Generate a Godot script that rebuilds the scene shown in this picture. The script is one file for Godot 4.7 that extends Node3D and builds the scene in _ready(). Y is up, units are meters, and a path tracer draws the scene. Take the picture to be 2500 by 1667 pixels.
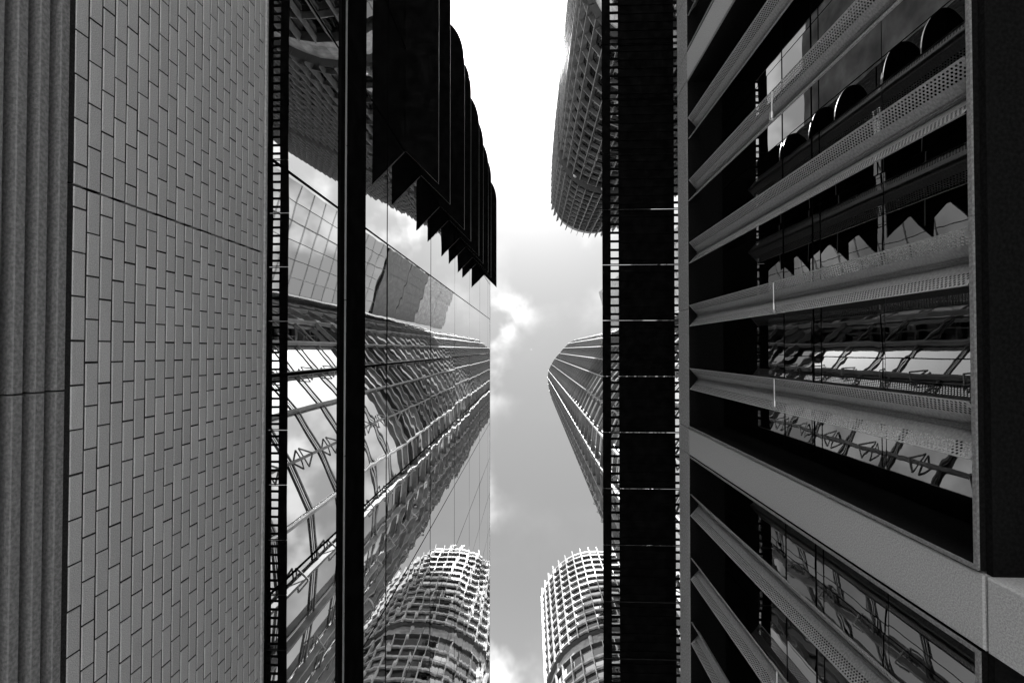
extends Node3D
# A narrow lane between a brick and glass office block and a concrete framed building,
# seen straight up: y = 0 is the eye of the camera, the pavement lies at y = -1.6.
const GROUND := -1.6
const WX := -2.453          # face of the brick wall and of the glass curtain wall
const RX := 3.45            # face of the concrete frame across the lane
const RG := 4.20            # glass of its windows
const CANOPY := 13.56       # underside of the louvre canopy

var rng := RandomNumberGenerator.new()
var M := {}

# ------------------------------------------------------------------ mesh helper
class MB:
	var v := PackedVector3Array()
	var n := PackedVector3Array()
	var ix := PackedInt32Array()
	func tri(a: Vector3, b: Vector3, c: Vector3, nn: Vector3) -> void:
		var k := v.size()
		v.append_array(PackedVector3Array([a, b, c]))
		n.append_array(PackedVector3Array([nn, nn, nn]))
		if (c - a).cross(b - a).dot(nn) > 0.0: ix.append_array(PackedInt32Array([k, k + 1, k + 2]))
		else: ix.append_array(PackedInt32Array([k, k + 2, k + 1]))
	func quad(a: Vector3, b: Vector3, c: Vector3, d: Vector3, out: Vector3) -> void:
		var nn := (c - a).cross(b - d).normalized()
		if nn.dot(out) < 0.0: nn = -nn
		var k := v.size()
		v.append_array(PackedVector3Array([a, b, c, d]))
		n.append_array(PackedVector3Array([nn, nn, nn, nn]))
		if (c - a).cross(b - a).dot(nn) > 0.0: ix.append_array(PackedInt32Array([k, k + 1, k + 2, k, k + 2, k + 3]))
		else: ix.append_array(PackedInt32Array([k, k + 2, k + 1, k, k + 3, k + 2]))
	# box from its centre and three half-axis vectors
	func obox(c: Vector3, a: Vector3, b: Vector3, d: Vector3) -> void:
		for s in [-1.0, 1.0]:
			quad(c + a * s - b - d, c + a * s + b - d, c + a * s + b + d, c + a * s - b + d, a * s)
			quad(c + b * s - a - d, c + b * s + a - d, c + b * s + a + d, c + b * s - a + d, b * s)
			quad(c + d * s - a - b, c + d * s + a - b, c + d * s + a + b, c + d * s - a + b, d * s)
	func box(lo: Vector3, hi: Vector3) -> void:
		var h := (hi - lo) * 0.5
		obox(lo + h, Vector3(h.x, 0, 0), Vector3(0, h.y, 0), Vector3(0, 0, h.z))
	# box whose face looking along +axis x (s = 1) or -x (s = -1) has chamfered edges
	func face_box(lo: Vector3, hi: Vector3, s: float, ch: float) -> void:
		var f := hi.x if s > 0.0 else lo.x
		var r := lo.x if s > 0.0 else hi.x
		var g := f - s * ch
		var o := [Vector3(g, lo.y, lo.z), Vector3(g, hi.y, lo.z), Vector3(g, hi.y, hi.z), Vector3(g, lo.y, hi.z)]
		var i := [Vector3(f, lo.y + ch, lo.z + ch), Vector3(f, hi.y - ch, lo.z + ch), Vector3(f, hi.y - ch, hi.z - ch), Vector3(f, lo.y + ch, hi.z - ch)]
		quad(i[0], i[1], i[2], i[3], Vector3(s, 0, 0))
		var c := (lo + hi) * 0.5
		for k in 4:
			var m := (k + 1) % 4
			quad(o[k], o[m], i[m], i[k], (o[k] + o[m]) * 0.5 - c + Vector3(s * 0.02, 0, 0))
			var p: Vector3 = o[k]; var q: Vector3 = o[m]
			quad(p, q, Vector3(r, q.y, q.z), Vector3(r, p.y, p.z), Vector3(0, (p.y + q.y) * 0.5 - c.y, (p.z + q.z) * 0.5 - c.z))
	func tube(a: Vector3, b: Vector3, r: float, seg := 10) -> void:
		var ax := (b - a).normalized()
		var u := ax.cross(Vector3(0.31, 0.83, 0.46)).normalized()
		var w := ax.cross(u)
		for k in seg:
			var t0 := TAU * k / seg; var t1 := TAU * (k + 1) / seg
			var p := u * cos(t0) + w * sin(t0); var q := u * cos(t1) + w * sin(t1)
			quad(a + p * r, b + p * r, b + q * r, a + q * r, p + q)
			tri(a, a + p * r, a + q * r, -ax); tri(b, b + p * r, b + q * r, ax)
	func mesh() -> ArrayMesh:
		var arr := []
		arr.resize(Mesh.ARRAY_MAX)
		arr[Mesh.ARRAY_VERTEX] = v; arr[Mesh.ARRAY_NORMAL] = n; arr[Mesh.ARRAY_INDEX] = ix
		var am := ArrayMesh.new()
		am.add_surface_from_arrays(Mesh.PRIMITIVE_TRIANGLES, arr)
		return am

func obj(called: String, mesh: Mesh, mat: Material, parent: Node = self) -> MeshInstance3D:
	var o := MeshInstance3D.new()
	o.name = called; o.mesh = mesh; o.material_override = mat
	o.cast_shadow = GeometryInstance3D.SHADOW_CASTING_SETTING_ON
	parent.add_child(o, true)
	return o

func thing(called: String, label: String, category: String, at := Vector3.ZERO, group := "") -> Node3D:
	var o := Node3D.new()
	o.name = called; add_child(o, true); o.position = at
	o.set_meta("label", label); o.set_meta("category", category)
	if group != "": o.set_meta("group", group)
	return o

func part(called: String, parent: Node) -> Node3D:
	var o := Node3D.new()
	o.name = called; parent.add_child(o, true)
	return o

func boxpart(called: String, lo: Vector3, hi: Vector3, mat: Material, parent: Node) -> MeshInstance3D:
	var b := MB.new(); b.box(lo, hi)
	return obj(called, b.mesh(), mat, parent)

# ------------------------------------------------------------------ materials
func grain(freq: float, lo: float, hi: float, sd: int, oct := 4, size := 512) -> ImageTexture:
	var fn := FastNoiseLite.new()
	fn.seed = sd; fn.frequency = freq; fn.fractal_octaves = oct
	fn.noise_type = FastNoiseLite.TYPE_SIMPLEX_SMOOTH
	var im := fn.get_seamless_image(size, size)
	im.convert(Image.FORMAT_L8)
	var d := im.get_data()
	for i in d.size():
		d[i] = int(clampf(lerpf(lo, hi, d[i] / 255.0), 0.0, 1.0) * 255.0)
	return ImageTexture.create_from_image(Image.create_from_data(size, size, false, Image.FORMAT_L8, d))

func bump(freq: float, strength: float, sd: int, oct := 4, size := 512) -> ImageTexture:
	var fn := FastNoiseLite.new()
	fn.seed = sd; fn.frequency = freq; fn.fractal_octaves = oct
	var im := fn.get_seamless_image(size, size)
	im.convert(Image.FORMAT_RGBA8)
	im.bump_map_to_normal_map(strength)
	return ImageTexture.create_from_image(im)

func grey(lin: float, rough := 0.8, metal := 0.0) -> StandardMaterial3D:
	var m := StandardMaterial3D.new()
	m.albedo_color = Color(lin, lin, lin).linear_to_srgb()
	m.roughness = rough; m.metallic = metal
	return m

func grained(lin: float, rough: float, tex: Texture2D, nrm: Texture2D, scale: float, nstr := 0.6) -> StandardMaterial3D:
	var m := grey(lin, rough)
	m.albedo_texture = tex
	if nrm:
		m.normal_enabled = true; m.normal_texture = nrm; m.normal_scale = nstr
	m.uv1_triplanar = true; m.uv1_world_triplanar = true
	m.uv1_scale = Vector3.ONE * scale
	return m

func materials() -> void:
	var fine := grain(0.11, 0.72, 1.0, 3, 4)
	var fine2 := grain(0.05, 0.62, 1.0, 9, 5)
	var coarse := grain(0.012, 0.55, 1.0, 5, 5)
	var nfine := bump(0.12, 3.0, 11, 3)
	M.brick = []
	for a in [0.51, 0.475, 0.54, 0.495]:
		M.brick.append(grained(a, 0.85, fine, nfine, 2.2, 0.7))
	M.mortar = grained(0.035, 0.95, fine2, nfine, 2.0)
	M.rib = grained(0.24, 0.9, fine2, nfine, 1.6, 0.8)
	M.concrete = grained(0.56, 0.85, fine, nfine, 0.9, 0.5)
	M.concrete2 = grained(0.42, 0.85, fine2, nfine, 0.7, 0.5)
	M.seal = grey(0.006, 0.9)
	M.black = grained(0.008, 0.55, coarse, null, 0.4)
	M.hood = grained(0.006, 0.6, coarse, null, 0.5)
	M.lip = grey(0.03, 0.35, 0.0)
	M.trim = grey(0.42, 0.45, 0.3)
	M.coping = grained(0.40, 0.45, fine2, null, 1.0)
	M.frame = grained(0.30, 0.6, fine2, nfine, 1.2)
	M.liner = grained(0.014, 0.7, fine2, null, 1.0)
	M.blade = grained(0.50, 0.42, fine2, nfine, 1.3, 0.25)
	M.blade.metallic = 0.25
	M.steel = grey(0.45, 0.3, 0.8)
	M.louvre = grained(0.006, 0.6, coarse, null, 0.5)
	M.mirror = grey(0.78, 0.0, 1.0)
	M.window = grey(0.22, 0.0, 1.0)
	M.ground = grained(0.45, 0.9, coarse, nfine, 0.15)
	M.dark_wall = grained(0.34, 0.8, coarse, null, 0.1)
	M.t_glass = []
	for a in [0.16, 0.24, 0.34, 0.10, 0.07]:
		M.t_glass.append(grey(a, 0.03, 1.0))
	M.t_bright = []
	for a in [0.72, 0.66, 0.76]:
		M.t_bright.append(grey(a, 0.02, 1.0))
	M.t_grey = grained(0.30, 0.7, coarse, null, 0.1)
	M.t_dark = grained(0.16, 0.6, coarse, null, 0.1)
	M.t_mid = grained(0.20, 0.6, coarse, null, 0.1)
	M.t_white = grained(0.38, 0.5, coarse, null, 0.1)
	M.t_fin = grained(0.085, 0.6, coarse, null, 0.1)
	for q in [M.hood, M.louvre, M.black, M.liner, M.seal, M.mortar]: q.specular_mode = BaseMaterial3D.SPECULAR_DISABLED
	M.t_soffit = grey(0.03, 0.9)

# ------------------------------------------------------------------ sky
const SUN := Vector3(-14.0, 1200.0, 722.0)

func make_sky() -> Image:
	var w := 2048; var h := 1024
	var data := PackedFloat32Array(); data.resize(w * h * 3)
	var s := SUN.normalized()
	var fn := FastNoiseLite.new()
	fn.seed = 21; fn.frequency = 3.2; fn.fractal_octaves = 6; fn.fractal_gain = 0.52
	fn.noise_type = FastNoiseLite.TYPE_SIMPLEX_SMOOTH
	# cloud puffs: x/y, z/y of the centre, size, weight
	var puffs := [[-0.055, 0.065, 0.045, 0.9], [-0.02, 0.10, 0.04, 0.5], [-0.10, 0.02, 0.05, 0.9], [-0.10, -0.07, 0.045, 1.0], [-0.14, -0.25, 0.06, 0.8],
		[-0.13, -0.36, 0.05, 0.8], [-0.13, -0.60, 0.08, 1.1], [-0.05, -0.72, 0.07, 0.9], [0.3, 0.3, 0.25, 0.7], [-0.5, 0.35, 0.3, 0.8], [-0.55, -0.3, 0.35, 0.8], [0.6, -0.4, 0.3, 0.7], [0.2, -1.1, 0.35, 0.8], [-0.6, 1.1, 0.5, 0.6], [1.1, 0.6, 0.5, 0.7]]
	for j in h / 2:
		var th := (j + 0.5) / h * PI
		var y := cos(th); var sn := sin(th)
		for i in w:
			var ph := (i + 0.5) / w * TAU
			var x := sin(ph) * sn; var z := -cos(ph) * sn
			var g := acos(clampf(x * s.x + y * s.y + z * s.z, -1.0, 1.0))
			var l := 0.034 + 0.19 * exp(-g / 0.6) + 2.6 * exp(-g / 0.075) + 1.2 * pow(1.0 - y, 2.0)
			if y > 0.22:
				var px := x / y; var pz := z / y
				var c := 0.0
				for p in puffs:
					var r2: float = ((px - p[0]) * (px - p[0]) + (pz - p[1]) * (pz - p[1])) / (p[2] * p[2])
					if r2 < 6.0: c += p[3] * exp(-r2)
				if c > 0.02:
					var d: float = clampf((fn.get_noise_2d(px * 1.6, pz * 1.6) * 1.3 + 0.25) * minf(c, 1.2) * 1.6, 0.0, 1.0)
					l += d * d * (3.0 - 2.0 * d) * 0.13
			var k := (j * w + i) * 3
			data[k] = l; data[k + 1] = l; data[k + 2] = l
	for k in range(w * (h / 2) * 3, w * h * 3): data[k] = 0.2
	return Image.create_from_data(w, h, false, Image.FORMAT_RGBF, data.to_byte_array())

# ------------------------------------------------------------------ main
func _ready() -> void:
	rng.seed = 7
	# camera: looks straight up the lane, leaning two degrees to the brick side
	var cam := Camera3D.new()
	cam.name = "camera"
	add_child(cam)
	cam.transform = Transform3D(Basis(Vector3(0.999234, 0.0391315, 0.0), Vector3(0.000635803, -0.0162354, 0.999868), Vector3(0.0391263, -0.9991022, -0.0162479)).orthonormalized(), Vector3.ZERO)
	cam.fov = rad_to_deg(2.0 * atan(833.5 / 1200.0))
	cam.near = 0.05; cam.far = 3000.0
	cam.current = true
	var env := Environment.new()
	env.background_mode = Environment.BG_SKY
	var sm := PanoramaSkyMaterial.new()
	sm.panorama = ImageTexture.create_from_image(make_sky())
	var sk := Sky.new(); sk.sky_material = sm
	env.sky = sk
	env.tonemap_mode = Environment.TONE_MAPPER_LINEAR
	env.tonemap_exposure = 5.2
	env.sdfgi_enabled = true; env.ssao_enabled = true; env.ssil_enabled = true
	var we := WorldEnvironment.new(); we.name = "world"; we.environment = env
	add_child(we)
	var sun := DirectionalLight3D.new()
	sun.name = "sun"
	add_child(sun)
	sun.look_at_from_position(SUN.normalized() * 100.0, Vector3.ZERO, Vector3.RIGHT)
	sun.light_energy = 1.6; sun.light_angular_distance = 0.5
	sun.light_color = Color(1.0, 1.0, 1.0)
	sun.shadow_enabled = true

	materials()
	var g := MB.new()
	g.quad(Vector3(-1500, GROUND, -1500), Vector3(1500, GROUND, -1500), Vector3(1500, GROUND, 1500), Vector3(-1500, GROUND, 1500), Vector3.UP)
	obj("ground", g.mesh(), M.ground).set_meta("kind", "structure")

	ribbed_wall()
	brick_walls()
	glass_building()
	concrete_building()
	canopy()
	towers()

# ------------------------------------------------------------------ left side of the lane
func ribbed_wall() -> void:
	var t := thing("ribbed_wall", "base wall of horizontally ribbed dark precast concrete under the brickwork", "wall", Vector3(WX, GROUND, 0))
	var pitch := 0.1071
	var top := 2.4952 - GROUND
	var joints := [-9.816, -7.416, -5.016, -2.616, -0.216, 2.184, 4.584, 6.984, 9.384]
	for k in joints.size() - 1:
		var z0: float = joints[k] + 0.004; var z1: float = joints[k + 1] - 0.004
		var b := MB.new(); var gr := MB.new()
		var y := top
		while y > 0.12:      # ribs from the top down: chamfered upright faces standing proud of dark grooves
			var lo := y - 0.050
			b.face_box(Vector3(-0.15, lo, z0), Vector3(0.0, y, z1), 1.0, 0.004)
			y -= pitch
		b.box(Vector3(-0.07, 0.0, z0), Vector3(0.0, y, z1))
		gr.box(Vector3(-0.2, 0, z0), Vector3(-0.11, top + 0.029, z1))
		var pn := obj("panel", b.mesh(), M.rib, t)
		obj("groove_back", gr.mesh(), M.rib, pn)

func brick_walls() -> void:
	var y0 := 2.5248; var course := 0.0849; var pitch := 0.24; var joint := 0.885
	var depth := 0.10
	for s in 2:
		var za := joint + 0.007 if s == 0 else -8.0
		var zb := 8.0 if s == 0 else joint - 0.007
		var t := thing("brick_wall", ["grey stretcher bond brick wall running below the black sunshade hoods" , "grey stretcher bond brick wall on the side of the joint away from the sunshade hoods"][s], "wall", Vector3(WX, y0, (za + zb) * 0.5), "brick walls either side of the movement joint")
		var o := t.position
		boxpart("mortar_bed", Vector3(WX - 0.25, y0 - 0.03, za) - o, Vector3(WX - 0.0055, y0 + 22 * course, zb) - o, M.mortar, t)
		var bricks := []
		for c in 22:
			var ph := 0.047 if c % 2 == 0 else 0.167
			var k := int(floor((za - ph) / pitch)) - 1
			while true:
				var a: float = maxf(ph + k * pitch + 0.005, za); var b: float = minf(ph + (k + 1) * pitch - 0.005, zb)
				k += 1
				if ph + (k - 1) * pitch > zb: break
				if b - a < 0.03: continue
				bricks.append([absf((a + b) * 0.5) / (y0 + c * course), c, a, b])
		bricks.sort_custom(func(p, q): return p[0] < q[0])
		var meshes := {}
		var rest := MB.new()
		for i in bricks.size():
			var br: Array = bricks[i]
			var ya: float = y0 + br[1] * course + 0.005; var yb: float = y0 + (br[1] + 1) * course - 0.005
			if br[1] == 0: ya += 0.0
			var dx := rng.randf_range(-0.0012, 0.0012)
			var c := Vector3(WX + dx, (ya + yb) * 0.5 + rng.randf_range(-0.0012, 0.0012), (br[2] + br[3]) * 0.5 + rng.randf_range(-0.0015, 0.0015)) - o
			var half := Vector3(depth, yb - ya, br[3] - br[2]) * 0.5
			if i < 300:
				var key := snappedf(half.z, 0.002)
				if not meshes.has(key):
					var m := MB.new()
					m.face_box(Vector3(-depth, -half.y, -half.z), Vector3(0, half.y, half.z), 1.0, 0.0035)
					meshes[key] = m.mesh()
				var e := obj("brick", meshes[key], M.brick[rng.randi() % 4], t)
				e.position = c
				e.rotation = Vector3(rng.randf_range(-0.004, 0.004), rng.randf_range(-0.003, 0.003), rng.randf_range(-0.006, 0.006))
			else:
				rest.face_box(c + Vector3(-depth, -half.y, -half.z), c + Vector3(0, half.y, half.z), 1.0, 0.0035)
		obj("outer_bricks", rest.mesh(), M.brick[3], t).set_meta("kind", "stuff")

# a slightly wavy sheet of float glass standing in the plane x = 0, centred, facing +x or -x
func wavy_pane(hy: float, hz: float, s: float, wave: float, tilt: float, fn: FastNoiseLite, off: Vector2) -> ArrayMesh:
	var step := 0.085
	var ny := maxi(6, int(hy * 2.0 / step)); var nz := maxi(6, int(hz * 2.0 / step))
	var ty := rng.randf_range(-tilt, tilt); var tz := rng.randf_range(-tilt, tilt)
	var bow := rng.randf_range(-0.5, 0.9) * tilt
	var ph := rng.randf() * TAU
	var f := func(y: float, z: float) -> float:
		var roll := sin(y * 15.0 + ph + fn.get_noise_2d(off.x + z * 0.35, off.y + y * 0.2) * 7.0)
		return y * ty + z * tz + bow * ((y * y) / hy * 0.5 + (z * z) / hz * 0.5) + wave * (fn.get_noise_2d(off.x + z, off.y + y) * 0.55 + roll * 0.04)
	var v := PackedVector3Array(); var n := PackedVector3Array(); var ix := PackedInt32Array()
	var e := 0.01
	for i in ny + 1:
		for j in nz + 1:
			var y := -hy + 2.0 * hy * i / ny; var z := -hz + 2.0 * hz * j / nz
			v.append(Vector3(s * f.call(y, z), y, z))
			var gy: float = (f.call(y + e, z) - f.call(y - e, z)) / (2.0 * e)
			var gz: float = (f.call(y, z + e) - f.call(y, z - e)) / (2.0 * e)
			n.append(Vector3(s, -gy, -gz).normalized())
	for i in ny:
		for j in nz:
			var a := i * (nz + 1) + j; var b := a + 1; var c := a + nz + 1; var d := c + 1
			if s > 0.0: ix.append_array(PackedInt32Array([a, b, c, b, d, c]))
			else: ix.append_array(PackedInt32Array([a, c, b, b, c, d]))
	var arr := []; arr.resize(Mesh.ARRAY_MAX)
	arr[Mesh.ARRAY_VERTEX] = v; arr[Mesh.ARRAY_NORMAL] = n; arr[Mesh.ARRAY_INDEX] = ix
	var am := ArrayMesh.new(); am.add_surface_from_arrays(Mesh.PRIMITIVE_TRIANGLES, arr)
	return am

func glass_building() -> void:
	var t := thing("office_building", "mirror glass office block with curved black sunshade hoods above the brick wall", "building", Vector3(WX, GROUND, 0))
	var o := t.position
	var z0 := -24.79; var z1 := 8.94
	var fn := FastNoiseLite.new(); fn.seed = 4; fn.frequency = 0.8; fn.fractal_octaves = 2
	boxpart("wall", Vector3(WX - 14.0, GROUND, z0) - o, Vector3(WX - 0.26, 29.0, z1) - o, M.dark_wall, t)
	boxpart("rear_wing", Vector3(WX - 20.0, GROUND, z1 + 0.01) - o, Vector3(-6.4, 27.0, z1 + 22.0) - o, M.dark_wall, t)
	boxpart("backing", Vector3(WX - 0.255, 4.40, z0) - o, Vector3(WX - 0.03, 29.0, z1) - o, M.seal, t)
	# rolled metal coping between the bricks and the glass
	var cb := MB.new()
	var pr := [Vector2(-0.10, 4.386), Vector2(0.006, 4.386), Vector2(0.016, 4.392), Vector2(0.020, 4.404), Vector2(0.018, 4.42), Vector2(0.010, 4.436), Vector2(0.0, 4.45), Vector2(-0.008, 4.462), Vector2(-0.10, 4.462)]
	for k in pr.size() - 1:
		var p: Vector2 = pr[k]; var q: Vector2 = pr[k + 1]
		cb.quad(Vector3(WX + p.x, p.y, z0) - o, Vector3(WX + q.x, q.y, z0) - o, Vector3(WX + q.x, q.y, z1) - o, Vector3(WX + p.x, p.y, z1) - o, Vector3(q.y - p.y, p.x - q.x, 0))
	obj("coping", cb.mesh(), M.coping, t)
	boxpart("flashing", Vector3(WX - 0.02, 4.371, z0) - o, Vector3(WX + 0.004, 4.381, z1) - o, M.steel, t)
	# spandrel: two black boards with a bright trim between them
	boxpart("spandrel", Vector3(WX - 0.02, 6.155, z0) - o, Vector3(WX + 0.02, 6.296, z1) - o, M.black, t)
	boxpart("spandrel", Vector3(WX - 0.02, 6.388, z0) - o, Vector3(WX + 0.02, 7.108, z1) - o, M.black, t)
	for k in 15:
		var a := -22.745 + 2.045 * k + 0.9
		boxpart("trim", Vector3(WX - 0.02, 6.304, a + 0.006) - o, Vector3(WX + 0.012, 6.380, a + 2.039) - o, M.trim, t)
	var rows := [[4.47, 6.15, 0.0], [7.113, 8.257, 1.0], [8.257, 11.89, 1.0], [11.89, 15.671, 1.0], [15.671, 19.43, 1.0], [19.43, 23.305, 1.0], [23.305, 27.72, 1.0], [27.72, 29.1, 1.0]]
	for k in 17:
		var za := -24.79 + 2.045 * k; var zb := minf(za + 2.045, z1)
		if zb - za < 0.3: continue
		for r in rows.size():
			var ya: float = rows[r][0] + 0.03; var yb: float = rows[r][1] - 0.03
			var hy := (yb - ya) * 0.5; var hz := (zb - za) * 0.5 - 0.017
			var low := r == 0
			var mesh := wavy_pane(hy, hz, 1.0, 0.0003 if low else 0.00095, 0.0012 if low else 0.0020, fn, Vector2(k * 9.7, r * 13.1))
			var mat: Material = M.mirror
			var p := obj("pane", mesh, mat, t)
			p.position = Vector3(WX, (ya + yb) * 0.5, (za + zb) * 0.5) - o
	boxpart("parapet", Vector3(WX - 0.3, 29.105, z0) - o, Vector3(WX + 0.01, 29.16, z1) - o, M.trim, t)
	# black sunshade hoods, two to a floor: mitred at one end, rounded at the other
	var hs := [9.43, 10.78, 13.12, 14.53, 16.81, 18.32, 20.47, 21.93, 25.41]
	for k in 9:
		var y: float = hs[k]
		var out := [Vector2(WX + 0.004, 3.87), Vector2(-1.80, 3.22)]
		for a in 13:
			var q := PI * 0.5 * a / 12.0
			out.append(Vector2(WX + 0.004 + 0.649 * cos(q), 7.73 + 1.2 * sin(q)))
		var pv := PackedVector2Array(out)
		var ids := Geometry2D.triangulate_polygon(pv)
		var b := MB.new()
		var th := 0.045
		for i in range(0, ids.size(), 3):
			var p0 := pv[ids[i]]; var p1 := pv[ids[i + 1]]; var p2 := pv[ids[i + 2]]
			b.tri(Vector3(p0.x, y, p0.y) - o, Vector3(p1.x, y, p1.y) - o, Vector3(p2.x, y, p2.y) - o, Vector3.DOWN)
			b.tri(Vector3(p0.x, y + th, p0.y) - o, Vector3(p1.x, y + th, p1.y) - o, Vector3(p2.x, y + th, p2.y) - o, Vector3.UP)
		var hood := obj("sunshade_hood", b.mesh(), M.hood, t)
		var e := MB.new()
		for i in pv.size() - 1:
			var p0 := pv[i]; var p1 := pv[i + 1]
			var nn := Vector3(p1.y - p0.y, 0, p0.x - p1.x)
			e.quad(Vector3(p0.x, y, p0.y) - o, Vector3(p1.x, y, p1.y) - o, Vector3(p1.x, y + th, p1.y) - o, Vector3(p0.x, y + th, p0.y) - o, nn)
		obj("fascia", e.mesh(), M.lip, hood)

# ------------------------------------------------------------------ right side of the lane
const BAY := 8.25
const PIL0 := -2.295
const PIL1 := -1.725

func blade_meshes() -> Array:
	# local axes: y up from 0, x depth (0 at the outer edges, 0.19 at the crease), z across
	var hgt := 6.86; var w := 0.23; var d := 0.19
	var leafs := []
	for s in [1.0, -1.0]:
		var b := MB.new()
		var edge := Vector2(0.0, s * w); var inner := Vector2(d * 0.86, s * w * 0.16)
		var ax := (inner - edge); var len := ax.length(); ax /= len
		var nn := Vector3(-ax.y * s, 0, ax.x * s)     # towards the lane
		if nn.x > 0.0: nn = -nn
		var P := func(u: float, y: float) -> Vector3: return Vector3(edge.x + ax.x * u, y, edge.y + ax.y * u)
		var u0 := 0.014; var rows := 5; var rp := 0.028; var pitch := 0.042; var r := 0.0108
		var y0 := 0.03; var nh := int((hgt - 0.06) / pitch)
		var u1 := u0 + rows * rp
		b.quad(P.call(0.0, 0.0), P.call(u0, 0.0), P.call(u0, hgt), P.call(0.0, hgt), nn)
		b.quad(P.call(u1, 0.0), P.call(len, 0.0), P.call(len, hgt), P.call(u1, hgt), nn)
		for row in rows:
			var ua := u0 + row * rp; var ub := ua + rp; var um := (ua + ub) * 0.5
			var sh := pitch * 0.5 if row % 2 == 1 else 0.0
			b.quad(P.call(ua, 0.0), P.call(ub, 0.0), P.call(ub, y0 + sh), P.call(ua, y0 + sh), nn)
			b.quad(P.call(ua, y0 + sh + nh * pitch), P.call(ub, y0 + sh + nh * pitch), P.call(ub, hgt), P.call(ua, hgt), nn)
			for k in nh:
				var ya := y0 + sh + k * pitch; var yb := ya + pitch; var ym := (ya + yb) * 0.5
				var o := [[ub, ym], [ub, yb], [um, yb], [ua, yb], [ua, ym], [ua, ya], [um, ya], [ub, ya]]
				for q in 8:
					var q2 := (q + 1) % 8
					var c0 := TAU * q / 8.0; var c1 := TAU * q2 / 8.0
					b.quad(P.call(o[q][0], o[q][1]), P.call(o[q2][0], o[q2][1]), P.call(um + r * cos(c1), ym + r * 1.15 * sin(c1)), P.call(um + r * cos(c0), ym + r * 1.15 * sin(c0)), nn)
		# folded lip along the outer edge
		b.box(Vector3(-0.004, 0, minf(s * w, s * (w - 0.004))), Vector3(0.022, hgt, maxf(s * w, s * (w - 0.004)) + 0.0001))
		leafs.append(b.mesh())
	# rounded trough joining the leaves, and the spine along its bottom
	var tr := MB.new()
	var pts := []
	for k in 9:
		var q := lerpf(-1.0, 1.0, k / 8.0)
		pts.append(Vector2(d * (0.86 + 0.14 * sqrt(1.0 - q * q * 0.999)), w * 0.16 * q))
	for k in 8:
		var p: Vector2 = pts[k]; var q: Vector2 = pts[k + 1]
		tr.quad(Vector3(p.x, 0, p.y), Vector3(q.x, 0, q.y), Vector3(q.x, hgt, q.y), Vector3(p.x, hgt, p.y), Vector3(-1, 0, 0))
	var sp := MB.new()
	sp.box(Vector3(d - 0.022, 0.0, -0.012), Vector3(d - 0.006, hgt, -0.003)); sp.box(Vector3(d - 0.022, 0.0, 0.003), Vector3(d - 0.006, hgt, 0.012))
	var rod := MB.new()
	rod.tube(Vector3(0.004, 3.12, w - 0.01), Vector3(0.004, 3.12, -w * 0.55), 0.011)
	rod.tube(Vector3(0.004, 3.12, -w * 0.35), Vector3(0.004, 3.12, -w * 0.75), 0.026)
	rod.tube(Vector3(0.004, 3.16, -w * 0.7), Vector3(0.004, 3.06, -w * 0.98), 0.02)
	rod.tube(Vector3(0.004, 3.06, -w * 0.98), Vector3(0.06, 3.30, -w * 0.6), 0.012)
	return [leafs[0], leafs[1], tr.mesh(), sp.mesh(), rod.mesh()]

func concrete_building() -> void:
	var t := thing("concrete_building", "concrete framed building with dark windows behind upright perforated metal blades", "building", Vector3(RX, GROUND, 0))
	var o := t.position
	var za := PIL0 - BAY; var zb := 11.0
	boxpart("wall", Vector3(RG + 0.12, 3.9, za) - o, Vector3(7.2, 13.3, zb) - o, M.dark_wall, t)
	boxpart("upper_wall", Vector3(RG - 0.1, 11.70, za) - o, Vector3(RG + 0.115, 13.3, zb) - o, M.dark_wall, t)
	# pilasters: stacked precast panels with open joints
	for k in range(-1, 3):
		var z0 := PIL0 + BAY * k; var z1 := PIL1 + BAY * k
		if k == 1: z1 += 0.05
		if k == 2: z0 = 10.4; z1 = 11.0
		var cuts := [GROUND, 0.9, 3.905, 10.926]
		for c in cuts.size() - 1:
			var b := MB.new()
			b.face_box(Vector3(RX, cuts[c] + (0.012 if c > 0 else 0.0), z0) - o, Vector3(RG + 0.1, cuts[c + 1] - 0.012, z1) - o, -1.0, 0.012)
			obj("pilaster_panel", b.mesh(), M.concrete, t)
		var jb := MB.new()
		jb.face_box(Vector3(RX, 10.932, z0 + 0.006) - o, Vector3(RG + 0.1, 11.654, z1 - 0.006) - o, -1.0, 0.01)
		obj("beam_block", jb.mesh(), M.concrete2, t)
	for k in range(-1, 2):
		var z0 := PIL1 + BAY * k + (0.05 if k == 1 else 0.0); var z1 := PIL0 + BAY * (k + 1) if k < 1 else 10.4
		var cut := z0 + (z1 - z0) * 0.34
		for q in [[z0, cut], [cut, z1]]:
			var jb := MB.new()
			jb.face_box(Vector3(RX + 0.003, 10.934, q[0] + 0.004) - o, Vector3(RG + 0.1, 11.652, q[1] - 0.004) - o, -1.0, 0.01)
			obj("beam_block", jb.mesh(), M.concrete2, t)
	var bl := blade_meshes()
	var fn := FastNoiseLite.new(); fn.seed = 14; fn.frequency = 0.7; fn.fractal_octaves = 2
	for k in range(-1, 2):
		var z0 := PIL1 + BAY * k + (0.05 if k == 1 else 0.0); var z1 := PIL0 + BAY * (k + 1) if k < 1 else 10.4
		window_bay(t, o, z0, z1, k, bl, fn)

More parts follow.
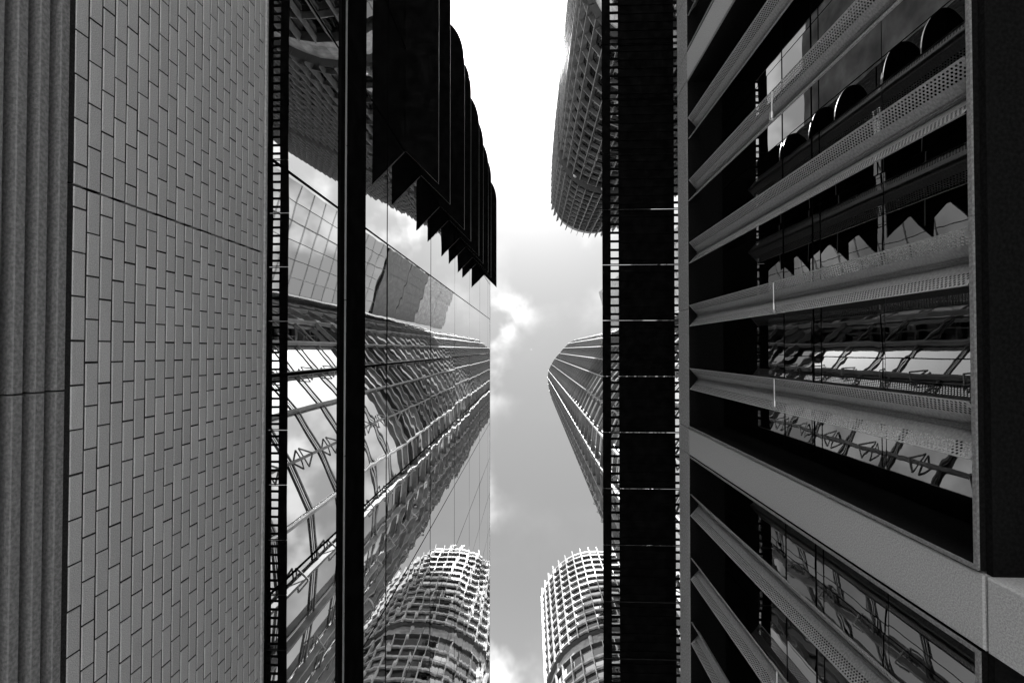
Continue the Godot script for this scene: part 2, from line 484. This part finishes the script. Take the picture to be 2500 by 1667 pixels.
func window_bay(t: Node3D, o: Vector3, z0: float, z1: float, k: int, bl: Array, fn: FastNoiseLite) -> void:
	var w := part("window", t)
	var s0 := 3.950; var s1 := 3.986
	var a := z0 + 0.022; var b := z1 - 0.022
	# deep metal liner with a thin pale nosing
	boxpart("liner", Vector3(RX + 0.006, s0 + 0.001, a + 0.001) - o, Vector3(RG + 0.05, s1 - 0.006, b - 0.001) - o, M.liner, w)
	boxpart("liner", Vector3(RX + 0.006, s1 - 0.006, a + 0.001) - o, Vector3(RG + 0.05, 10.92, a + 0.026) - o, M.liner, w)
	boxpart("liner", Vector3(RX + 0.006, s1 - 0.006, b - 0.026) - o, Vector3(RG + 0.05, 10.92, b - 0.001) - o, M.liner, w)
	boxpart("soffit", Vector3(RX + 0.05, s0 - 0.06, z0) - o, Vector3(RG + 0.1, s0 - 0.004, z1) - o, M.liner, w)
	boxpart("liner", Vector3(RX + 0.012, 10.921, z0) - o, Vector3(RG + 0.05, 10.931, z1) - o, M.liner, w)
	var cuts := [a, lerpf(a, b, 0.36), lerpf(a, b, 0.72), b]
	for c in 3:
		boxpart("nosing", Vector3(RX - 0.012, s0, cuts[c] + 0.002) - o, Vector3(RX + 0.006, s1, cuts[c + 1] - 0.002) - o, M.frame, w)
	for z in [a, b - 0.032]:
		var prev := s1
		for y in [5.6, 8.2, 10.92]:
			boxpart("nosing", Vector3(RX - 0.012, prev + 0.002, z) - o, Vector3(RX + 0.006, y - 0.002, z + 0.032) - o, M.frame, w)
			prev = y
	boxpart("back_panel", Vector3(RG + 0.03, s1, a) - o, Vector3(RG + 0.06, 10.92, b) - o, M.seal, w)
	# blades and the panes between their lines
	var zs := []
	for q in (5 if k < 1 else 2): zs.append(-0.64 + 1.3775 * q + BAY * k)
	var edges := [a + 0.03]; edges.append_array(zs); edges.append(b - 0.03)
	var ys := [s1 + 0.01, 6.0, 7.275, 7.475, 8.325, 10.91]
	for r in 5:
		for c in edges.size() - 1:
			var za: float = edges[c] + 0.008; var zb: float = edges[c + 1] - 0.008
			var gap := 0.022 if r >= 2 else 0.005
			var ya: float = ys[r] + gap; var yb: float = ys[r + 1] - (0.022 if r >= 2 and r < 4 else 0.006)
			if yb - ya < 0.05: continue
			var m := wavy_pane((yb - ya) * 0.5, (zb - za) * 0.5, -1.0, 0.0011, 0.0025, fn, Vector2(c * 7.3 + k * 31.0, r * 11.9))
			var p := obj("pane", m, M.window, w)
			p.position = Vector3(RG, (ya + yb) * 0.5, (za + zb) * 0.5) - o
	for q in zs.size():
		var bd := part("perforated_blade", t)
		bd.position = Vector3(RX + 0.01, 4.035, zs[q]) - o
		bd.rotation.y = rng.randf_range(-0.03, 0.03)
		obj("leaf", bl[0], M.blade, bd); obj("leaf", bl[1], M.blade, bd)
		obj("trough", bl[2], M.blade, bd); obj("spine", bl[3], M.frame, bd)
		if q == 0 or q == 1 or q == 3: obj("tie_rod", bl[4], M.steel, bd)

func canopy() -> void:
	var t := thing("louvre_canopy", "flat black louvre canopy with slotted edge projecting above the concrete frame", "canopy", Vector3(3.0, CANOPY, 0))
	var o := t.position
	var x0 := 1.963; var x1 := 2.186; var x2 := 2.409; var x3 := 3.926; var x4 := 4.16; var x5 := 4.6
	var proto: Node3D = null
	for k in range(-7, 7):
		var zc := 0.795 + 1.53 * k
		if proto == null:
			proto = part("canopy_panel", t)
			boxpart("edge_beam", Vector3(x0, 0, 0.010) - Vector3(o.x, 0, 0), Vector3(x1, 0.05, 1.520) - Vector3(o.x, 0, 0), M.louvre, proto)
			boxpart("plate", Vector3(x2, 0.030, 0.010) - Vector3(o.x, 0, 0), Vector3(x3, 0.05, 1.520) - Vector3(o.x, 0, 0), M.louvre, proto)
			boxpart("inner_beam", Vector3(x4, 0, 0.010) - Vector3(o.x, 0, 0), Vector3(x5, 0.05, 1.520) - Vector3(o.x, 0, 0), M.louvre, proto)
			for q in 6:
				var z := 0.173 + 0.2368 * q
				boxpart("slat", Vector3(x1, 0.004, z - 0.033) - Vector3(o.x, 0, 0), Vector3(x4, 0.0295, z + 0.033) - Vector3(o.x, 0, 0), M.louvre, proto)
			for z in [0.010, 1.500]:
				boxpart("end_bar", Vector3(x1, 0.002, z) - Vector3(o.x, 0, 0), Vector3(x4, 0.0295, z + 0.020) - Vector3(o.x, 0, 0), M.louvre, proto)
			proto.position = Vector3(0, 0, zc)
		else:
			var c: Node3D = proto.duplicate()
			c.name = "canopy_panel"
			t.add_child(c, true)
			c.position = Vector3(0, 0, zc)

# ------------------------------------------------------------------ towers
func smooth(pts: Array, bay: float, sharp := false) -> PackedVector2Array:
	if sharp:
		var res := PackedVector2Array()
		for i in pts.size() - 1:
			var m := int(ceil(pts[i].distance_to(pts[i + 1]) / bay))
			for k in m: res.append(pts[i].lerp(pts[i + 1], float(k) / m))
		res.append(pts[-1])
		return res
	var dense := PackedVector2Array()
	for i in pts.size() - 1:
		var p0: Vector2 = pts[maxi(i - 1, 0)]; var p1: Vector2 = pts[i]; var p2: Vector2 = pts[i + 1]; var p3: Vector2 = pts[mini(i + 2, pts.size() - 1)]
		for k in 24:
			dense.append(p1.cubic_interpolate(p2, p0, p3, k / 24.0))
	dense.append(pts[-1])
	var total := 0.0
	for i in dense.size() - 1: total += dense[i].distance_to(dense[i + 1])
	var n := int(round(total / bay)); var step := total / n
	var out := PackedVector2Array([dense[0]])
	var acc := 0.0; var want := step
	for i in dense.size() - 1:
		var d := dense[i].distance_to(dense[i + 1])
		while acc + d >= want - 1e-4 and out.size() < n:
			out.append(dense[i].lerp(dense[i + 1], clampf((want - acc) / d, 0, 1))); want += step
		acc += d
	out.append(dense[dense.size() - 1])
	return out

# front: the sides that face the lane; back: the rest of the plan
func tower(called: String, label: String, front: Array, back: Array, top: float, fh: float, bay: float, o: Dictionary) -> Node3D:
	var pl := smooth(front, bay, o.get("sharp", false))
	var cen := Vector2.ZERO
	for p in pl: cen += p
	for p in back: cen += p
	cen /= float(pl.size() + back.size())
	var t := thing(called, label, "tower", Vector3(cen.x, GROUND, cen.y), "towers above the lane")
	var at := t.position
	var nb := pl.size() - 1
	var nrm := []
	for i in nb:
		var d := (pl[i + 1] - pl[i]).normalized()
		var q := Vector2(d.y, -d.x)
		if q.dot((pl[i] + pl[i + 1]) * 0.5 - cen) < 0.0: q = -q
		nrm.append(q)
	var vn := []
	for i in nb + 1:
		vn.append(((nrm[maxi(i - 1, 0)] as Vector2) + (nrm[mini(i, nb - 1)] as Vector2)).normalized())
	var V := func(p: Vector2, y: float) -> Vector3: return Vector3(p.x, y, p.y) - at
	# core behind the glass, and the roof
	var core := MB.new()
	var ring := PackedVector2Array()
	for i in nb + 1: ring.append(pl[i] - vn[i] * 0.6)
	for p in back: ring.append(p)
	for i in ring.size():
		var a := ring[i]; var b := ring[(i + 1) % ring.size()]
		core.quad(V.call(a, GROUND), V.call(b, GROUND), V.call(b, top), V.call(a, top), Vector3(((a + b) * 0.5 - cen).x, 0, ((a + b) * 0.5 - cen).y))
	var ids := Geometry2D.triangulate_polygon(ring)
	for i in range(0, ids.size(), 3):
		core.tri(V.call(ring[ids[i]], top), V.call(ring[ids[i + 1]], top), V.call(ring[ids[i + 2]], top), Vector3.UP)
	obj("core", core.mesh(), M.t_mid, t)
	# floors
	var floors := []
	var y := GROUND + 6.0
	while y + fh <= top + 0.01:
		var skip := false
		for r in o.rings:
			if y + fh > r[0] + 0.05 and y < r[1] - 0.05: skip = true
		floors.append([y, skip]); y += fh
	# plant floors: recessed panels, a soffit and columns
	for r in o.rings:
		var pan := MB.new(); var sof := MB.new(); var ter := MB.new()
		for i in nb:
			var a: Vector2 = pl[i] - vn[i] * r[2]; var b: Vector2 = pl[i + 1] - vn[i + 1] * r[2]
			var m := (a + b) * 0.5
			var n3 := Vector3(nrm[i].x, 0, nrm[i].y)
			var hh: float = (r[1] - r[0]) * 0.5
			for q in 2:
				var w := (b - a) * 0.492
				var bx := MB.new()
				pan.obox(V.call(m, r[0] + hh * (q + 0.5)), Vector3(w.x, 0, w.y), Vector3(0, hh * 0.49, 0), n3 * 0.08)
			sof.quad(V.call(pl[i] + vn[i] * o.shelf, r[1]), V.call(pl[i + 1] + vn[i + 1] * o.shelf, r[1]), V.call(pl[i + 1] - vn[i + 1] * (r[2] + 0.1), r[1]), V.call(pl[i] - vn[i] * (r[2] + 0.1), r[1]), Vector3.DOWN)
			ter.quad(V.call(pl[i] + vn[i] * o.shelf, r[0]), V.call(pl[i + 1] + vn[i + 1] * o.shelf, r[0]), V.call(pl[i + 1] - vn[i + 1] * (r[2] + 0.1), r[0]), V.call(pl[i] - vn[i] * (r[2] + 0.1), r[0]), Vector3.UP)
		obj("plant_floor", pan.mesh(), r[3] if r.size() > 3 else o.ring_mat, t)
		obj("plant_soffit", sof.mesh(), M.t_soffit, t)
		obj("plant_terrace", ter.mesh(), M.t_soffit, t)
		if r[2] > 0.5:
			for i in range(2, nb, 4):
				var c := MB.new()
				var p: Vector2 = pl[i] - vn[i] * (r[2] * 0.45)
				c.tube(V.call(p, r[0]), V.call(p, r[1]), 0.55, 14)
				obj("column", c.mesh(), o.ring_mat, t)
	# windows
	var pane := BoxMesh.new(); pane.size = Vector3(1, 1, 0.04)
	var cells := []
	for f in floors:
		if f[1]: continue
		for i in nb:
			var m := (pl[i] + pl[i + 1]) * 0.5
			var h: float = f[0]
			var direct := h > 20.0 and m.x / h > 0.0 and m.x / h < 0.2 and absf(m.y / h) < 0.75
			cells.append([Vector2(m.x, m.y).length() + h + (0.0 if direct else 1000.0), i, h])
	cells.sort_custom(func(p, q): return p[0] < q[0])
	var glass: Array = o.glass
	var rest := []
	for g in glass: rest.append([])
	for c in cells.size():
		var i: int = cells[c][1]; var h: float = cells[c][2]
		var a := pl[i] - vn[i] * 0.12 as Vector2; var b := pl[i + 1] - vn[i + 1] * 0.12 as Vector2
		var d := b - a
		var x := Vector3(d.x, 0, d.y).normalized()
		var bs := Basis(x, Vector3.UP, x.cross(Vector3.UP))
		bs = Basis(x, rng.randf_range(-o.tilt, o.tilt)) * Basis(Vector3.UP, rng.randf_range(-o.tilt, o.tilt)) * bs
		var tf := Transform3D(bs.scaled_local(Vector3(d.length() - o.mull, fh - o.band, 1.0)), V.call((a + b) * 0.5, h + o.band + (fh - o.band) * 0.5))
		var gi := rng.randi() % glass.size()
		if o.has("upper") and h < o.upper: gi = 2 if gi % 2 == 0 else 4
		elif o.has("upper") and (gi == 2 or gi == 4) and rng.randf() < 0.7: gi = 3 if gi == 2 else 0
		if c < 300:
			var e := obj("window", pane, glass[gi], t)
			e.transform = tf
		else: rest[gi].append(tf)
	for gi in glass.size():
		if rest[gi].is_empty(): continue
		var mm := MultiMesh.new()
		mm.transform_format = MultiMesh.TRANSFORM_3D; mm.mesh = pane; mm.instance_count = rest[gi].size()
		for q in rest[gi].size(): mm.set_instance_transform(q, rest[gi][q])
		var mi := MultiMeshInstance3D.new()
		mi.name = "other_windows"; mi.multimesh = mm; mi.material_override = glass[gi]
		mi.set_meta("kind", "stuff")
		t.add_child(mi, true)
	# a floor band with its projecting sunshade shelf, one for each floor
	for f in floors:
		if f[1]: continue
		var h: float = f[0]
		var b := MB.new()
		var sd: float = o.low_shelf if o.has("low_shelf") and h < o.upper else o.shelf
		for i in nb:
			var p := pl[i]; var q := pl[i + 1]
			b.quad(V.call(p, h), V.call(q, h), V.call(q, h + o.band), V.call(p, h + o.band), Vector3(nrm[i].x, 0, nrm[i].y))
			if o.shelf > 0.0:
				var g0: Vector2 = p.lerp(q, o.get("gap", 0.0)); var g1: Vector2 = q.lerp(p, o.get("gap", 0.0))
				var s0: Vector2 = g0 + (vn[i] as Vector2) * sd; var s1: Vector2 = g1 + (vn[i + 1] as Vector2) * sd
				for st in [0.0, o.thick]:
					b.quad(V.call(g0, h + st), V.call(g1, h + st), V.call(s1, h + st), V.call(s0, h + st), Vector3(0, -1.0 if st == 0.0 else 1.0, 0))
				b.quad(V.call(s0, h), V.call(s1, h), V.call(s1, h + o.thick), V.call(s0, h + o.thick), Vector3(nrm[i].x, 0, nrm[i].y))
		obj("floor_band", b.mesh(), o.band_mat, t)
	# triangular brackets that carry the fins of the lower floors
	if o.has("bracket"):
		for f in floors:
			if f[0] > 78.0 or f[0] < 8.0: continue
			for i in range(1, nb, 2):
				if pl[i].x > 14.0: continue
				var n2: Vector2 = vn[i]; var tn := (pl[i + 1] - pl[i]).normalized() * 0.5
				var b := MB.new()
				for sg in [-1.0, 1.0]:
					b.tube(V.call(pl[i] + tn * sg * 1.3, f[0] + 1.6), V.call(pl[i] + n2 * 0.62, f[0] + 1.6), 0.055, 6)
				b.tube(V.call(pl[i] - tn * 1.3, f[0] + 1.6), V.call(pl[i] + tn * 1.3, f[0] + 1.6), 0.045, 6)
				obj("bracket", b.mesh(), M.t_mid, t)
	# upright fins, cut where the plant floors are
	if o.fin > 0.0:
		var spans := []
		var from := GROUND + 6.0
		var rs: Array = o.rings.duplicate()
		rs.sort_custom(func(p, q): return p[0] < q[0])
		for r in rs:
			spans.append([from, r[0]]); from = r[1]
		spans.append([from, top + o.get("over", 0.0)])
		for s in spans:
			for i in range(0, nb + 1, o.get("every", 1)):
				var n2: Vector2 = vn[i]; var tn := Vector2(-n2.y, n2.x)
				var b := MB.new()
				var mid: Vector2 = pl[i] + n2 * (o.fin * 0.5 + 0.01)
				b.obox(V.call(mid, (s[0] + s[1]) * 0.5), Vector3(n2.x, 0, n2.y) * o.fin * 0.5, Vector3(0, (s[1] - s[0]) * 0.5, 0), Vector3(tn.x, 0, tn.y) * o.fin_t * 0.5)
				obj("fin", b.mesh(), o.fin_mat, t)
	return t

func towers() -> void:
	tower("shaded_tower", "dark round nosed office tower with dense projecting sunshades and two plant floors",
		[Vector2(9.0, 78), Vector2(7.9, 64), Vector2(7.6, 53), Vector2(7.9, 47.3), Vector2(11.1, 42.2), Vector2(17.4, 39.3), Vector2(24.7, 39.6), Vector2(35.5, 45.5), Vector2(46.7, 51.5), Vector2(64.6, 60.6), Vector2(81.4, 71.5)],
		[Vector2(88, 95), Vector2(60, 118), Vector2(25, 116), Vector2(13, 98)], 168.0, 3.9, 2.0,
		{"rings": [[117.8, 121.7, 1.2], [59.5, 65.0, 0.4]], "ring_mat": M.t_grey, "glass": M.t_glass, "tilt": 0.004, "mull": 0.12, "band": 0.9, "shelf": 0.75, "thick": 0.16, "gap": 0.1, "band_mat": M.t_fin, "fin": 0.9, "fin_t": 0.12, "fin_mat": M.t_fin})
	tower("ribbed_tower", "tall glass tower with upright fins and floor shelves rising between the other towers",
		[Vector2(30, -38), Vector2(20, -35.5), Vector2(14.5, -31), Vector2(10.4, -24), Vector2(8.4, -18.7), Vector2(7.6, -14.2), Vector2(7.6, -9.7), Vector2(9.5, -5.6), Vector2(12.1, -2.2), Vector2(18.3, 3.5), Vector2(31.3, 6.6), Vector2(40, 8.4), Vector2(70, 16.3)],
		[Vector2(78, 5), Vector2(74, -20), Vector2(55, -36)], 216.0, 3.9, 2.9,
		{"rings": [], "ring_mat": M.t_grey, "glass": [M.t_glass[3], M.t_glass[4], M.t_bright[0], M.t_glass[0], M.t_bright[1]], "bracket": true, "upper": 44.0, "tilt": 0.002, "mull": 0.05, "band": 0.12, "shelf": 0.4, "low_shelf": 0.1, "thick": 0.12, "gap": 0.0, "band_mat": M.t_fin, "fin": 0.38, "fin_t": 0.16, "fin_mat": M.t_fin, "over": 0.6})
	tower("sunlit_tower", "sunlit tower with round corner and white grid of fins and shelves",
		[Vector2(9, -108), Vector2(5.4, -97), Vector2(4.1, -88.3), Vector2(4.5, -85), Vector2(6.1, -81.2), Vector2(8.0, -78.1), Vector2(11.4, -75), Vector2(15.8, -72.6), Vector2(20.6, -71.5), Vector2(25.6, -71.5), Vector2(31.2, -72.2), Vector2(42, -80.5), Vector2(55.7, -92.6)],
		[Vector2(62, -115), Vector2(34, -126)], 178.0, 3.9, 2.9,
		{"rings": [[122.8, 127.8, 1.6]], "ring_mat": M.t_grey, "glass": M.t_glass, "tilt": 0.006, "mull": 0.15, "band": 1.5, "shelf": 0.5, "thick": 0.2, "gap": 0.0, "band_mat": M.t_white, "fin": 0.65, "fin_t": 0.18, "fin_mat": M.t_white, "over": 0.3})
	tower("glass_tower", "slim pale glass tower with flat panes and a grey crown",
		[Vector2(58, 33), Vector2(27.2, 23.0), Vector2(31.6, 8.3), Vector2(60, 20)],
		[Vector2(66, 30)], 200.0, 4.2, 2.6,
		{"sharp": true, "rings": [[111.0, 152.0, 0.0, M.t_fin], [152.0, 199.0, 0.0]], "ring_mat": M.t_grey, "glass": M.t_bright, "tilt": 0.002, "mull": 0.10, "band": 0.10, "shelf": 0.0, "thick": 0.1, "band_mat": M.t_mid, "fin": 0.12, "fin_t": 0.12, "fin_mat": M.t_mid, "every": 3})
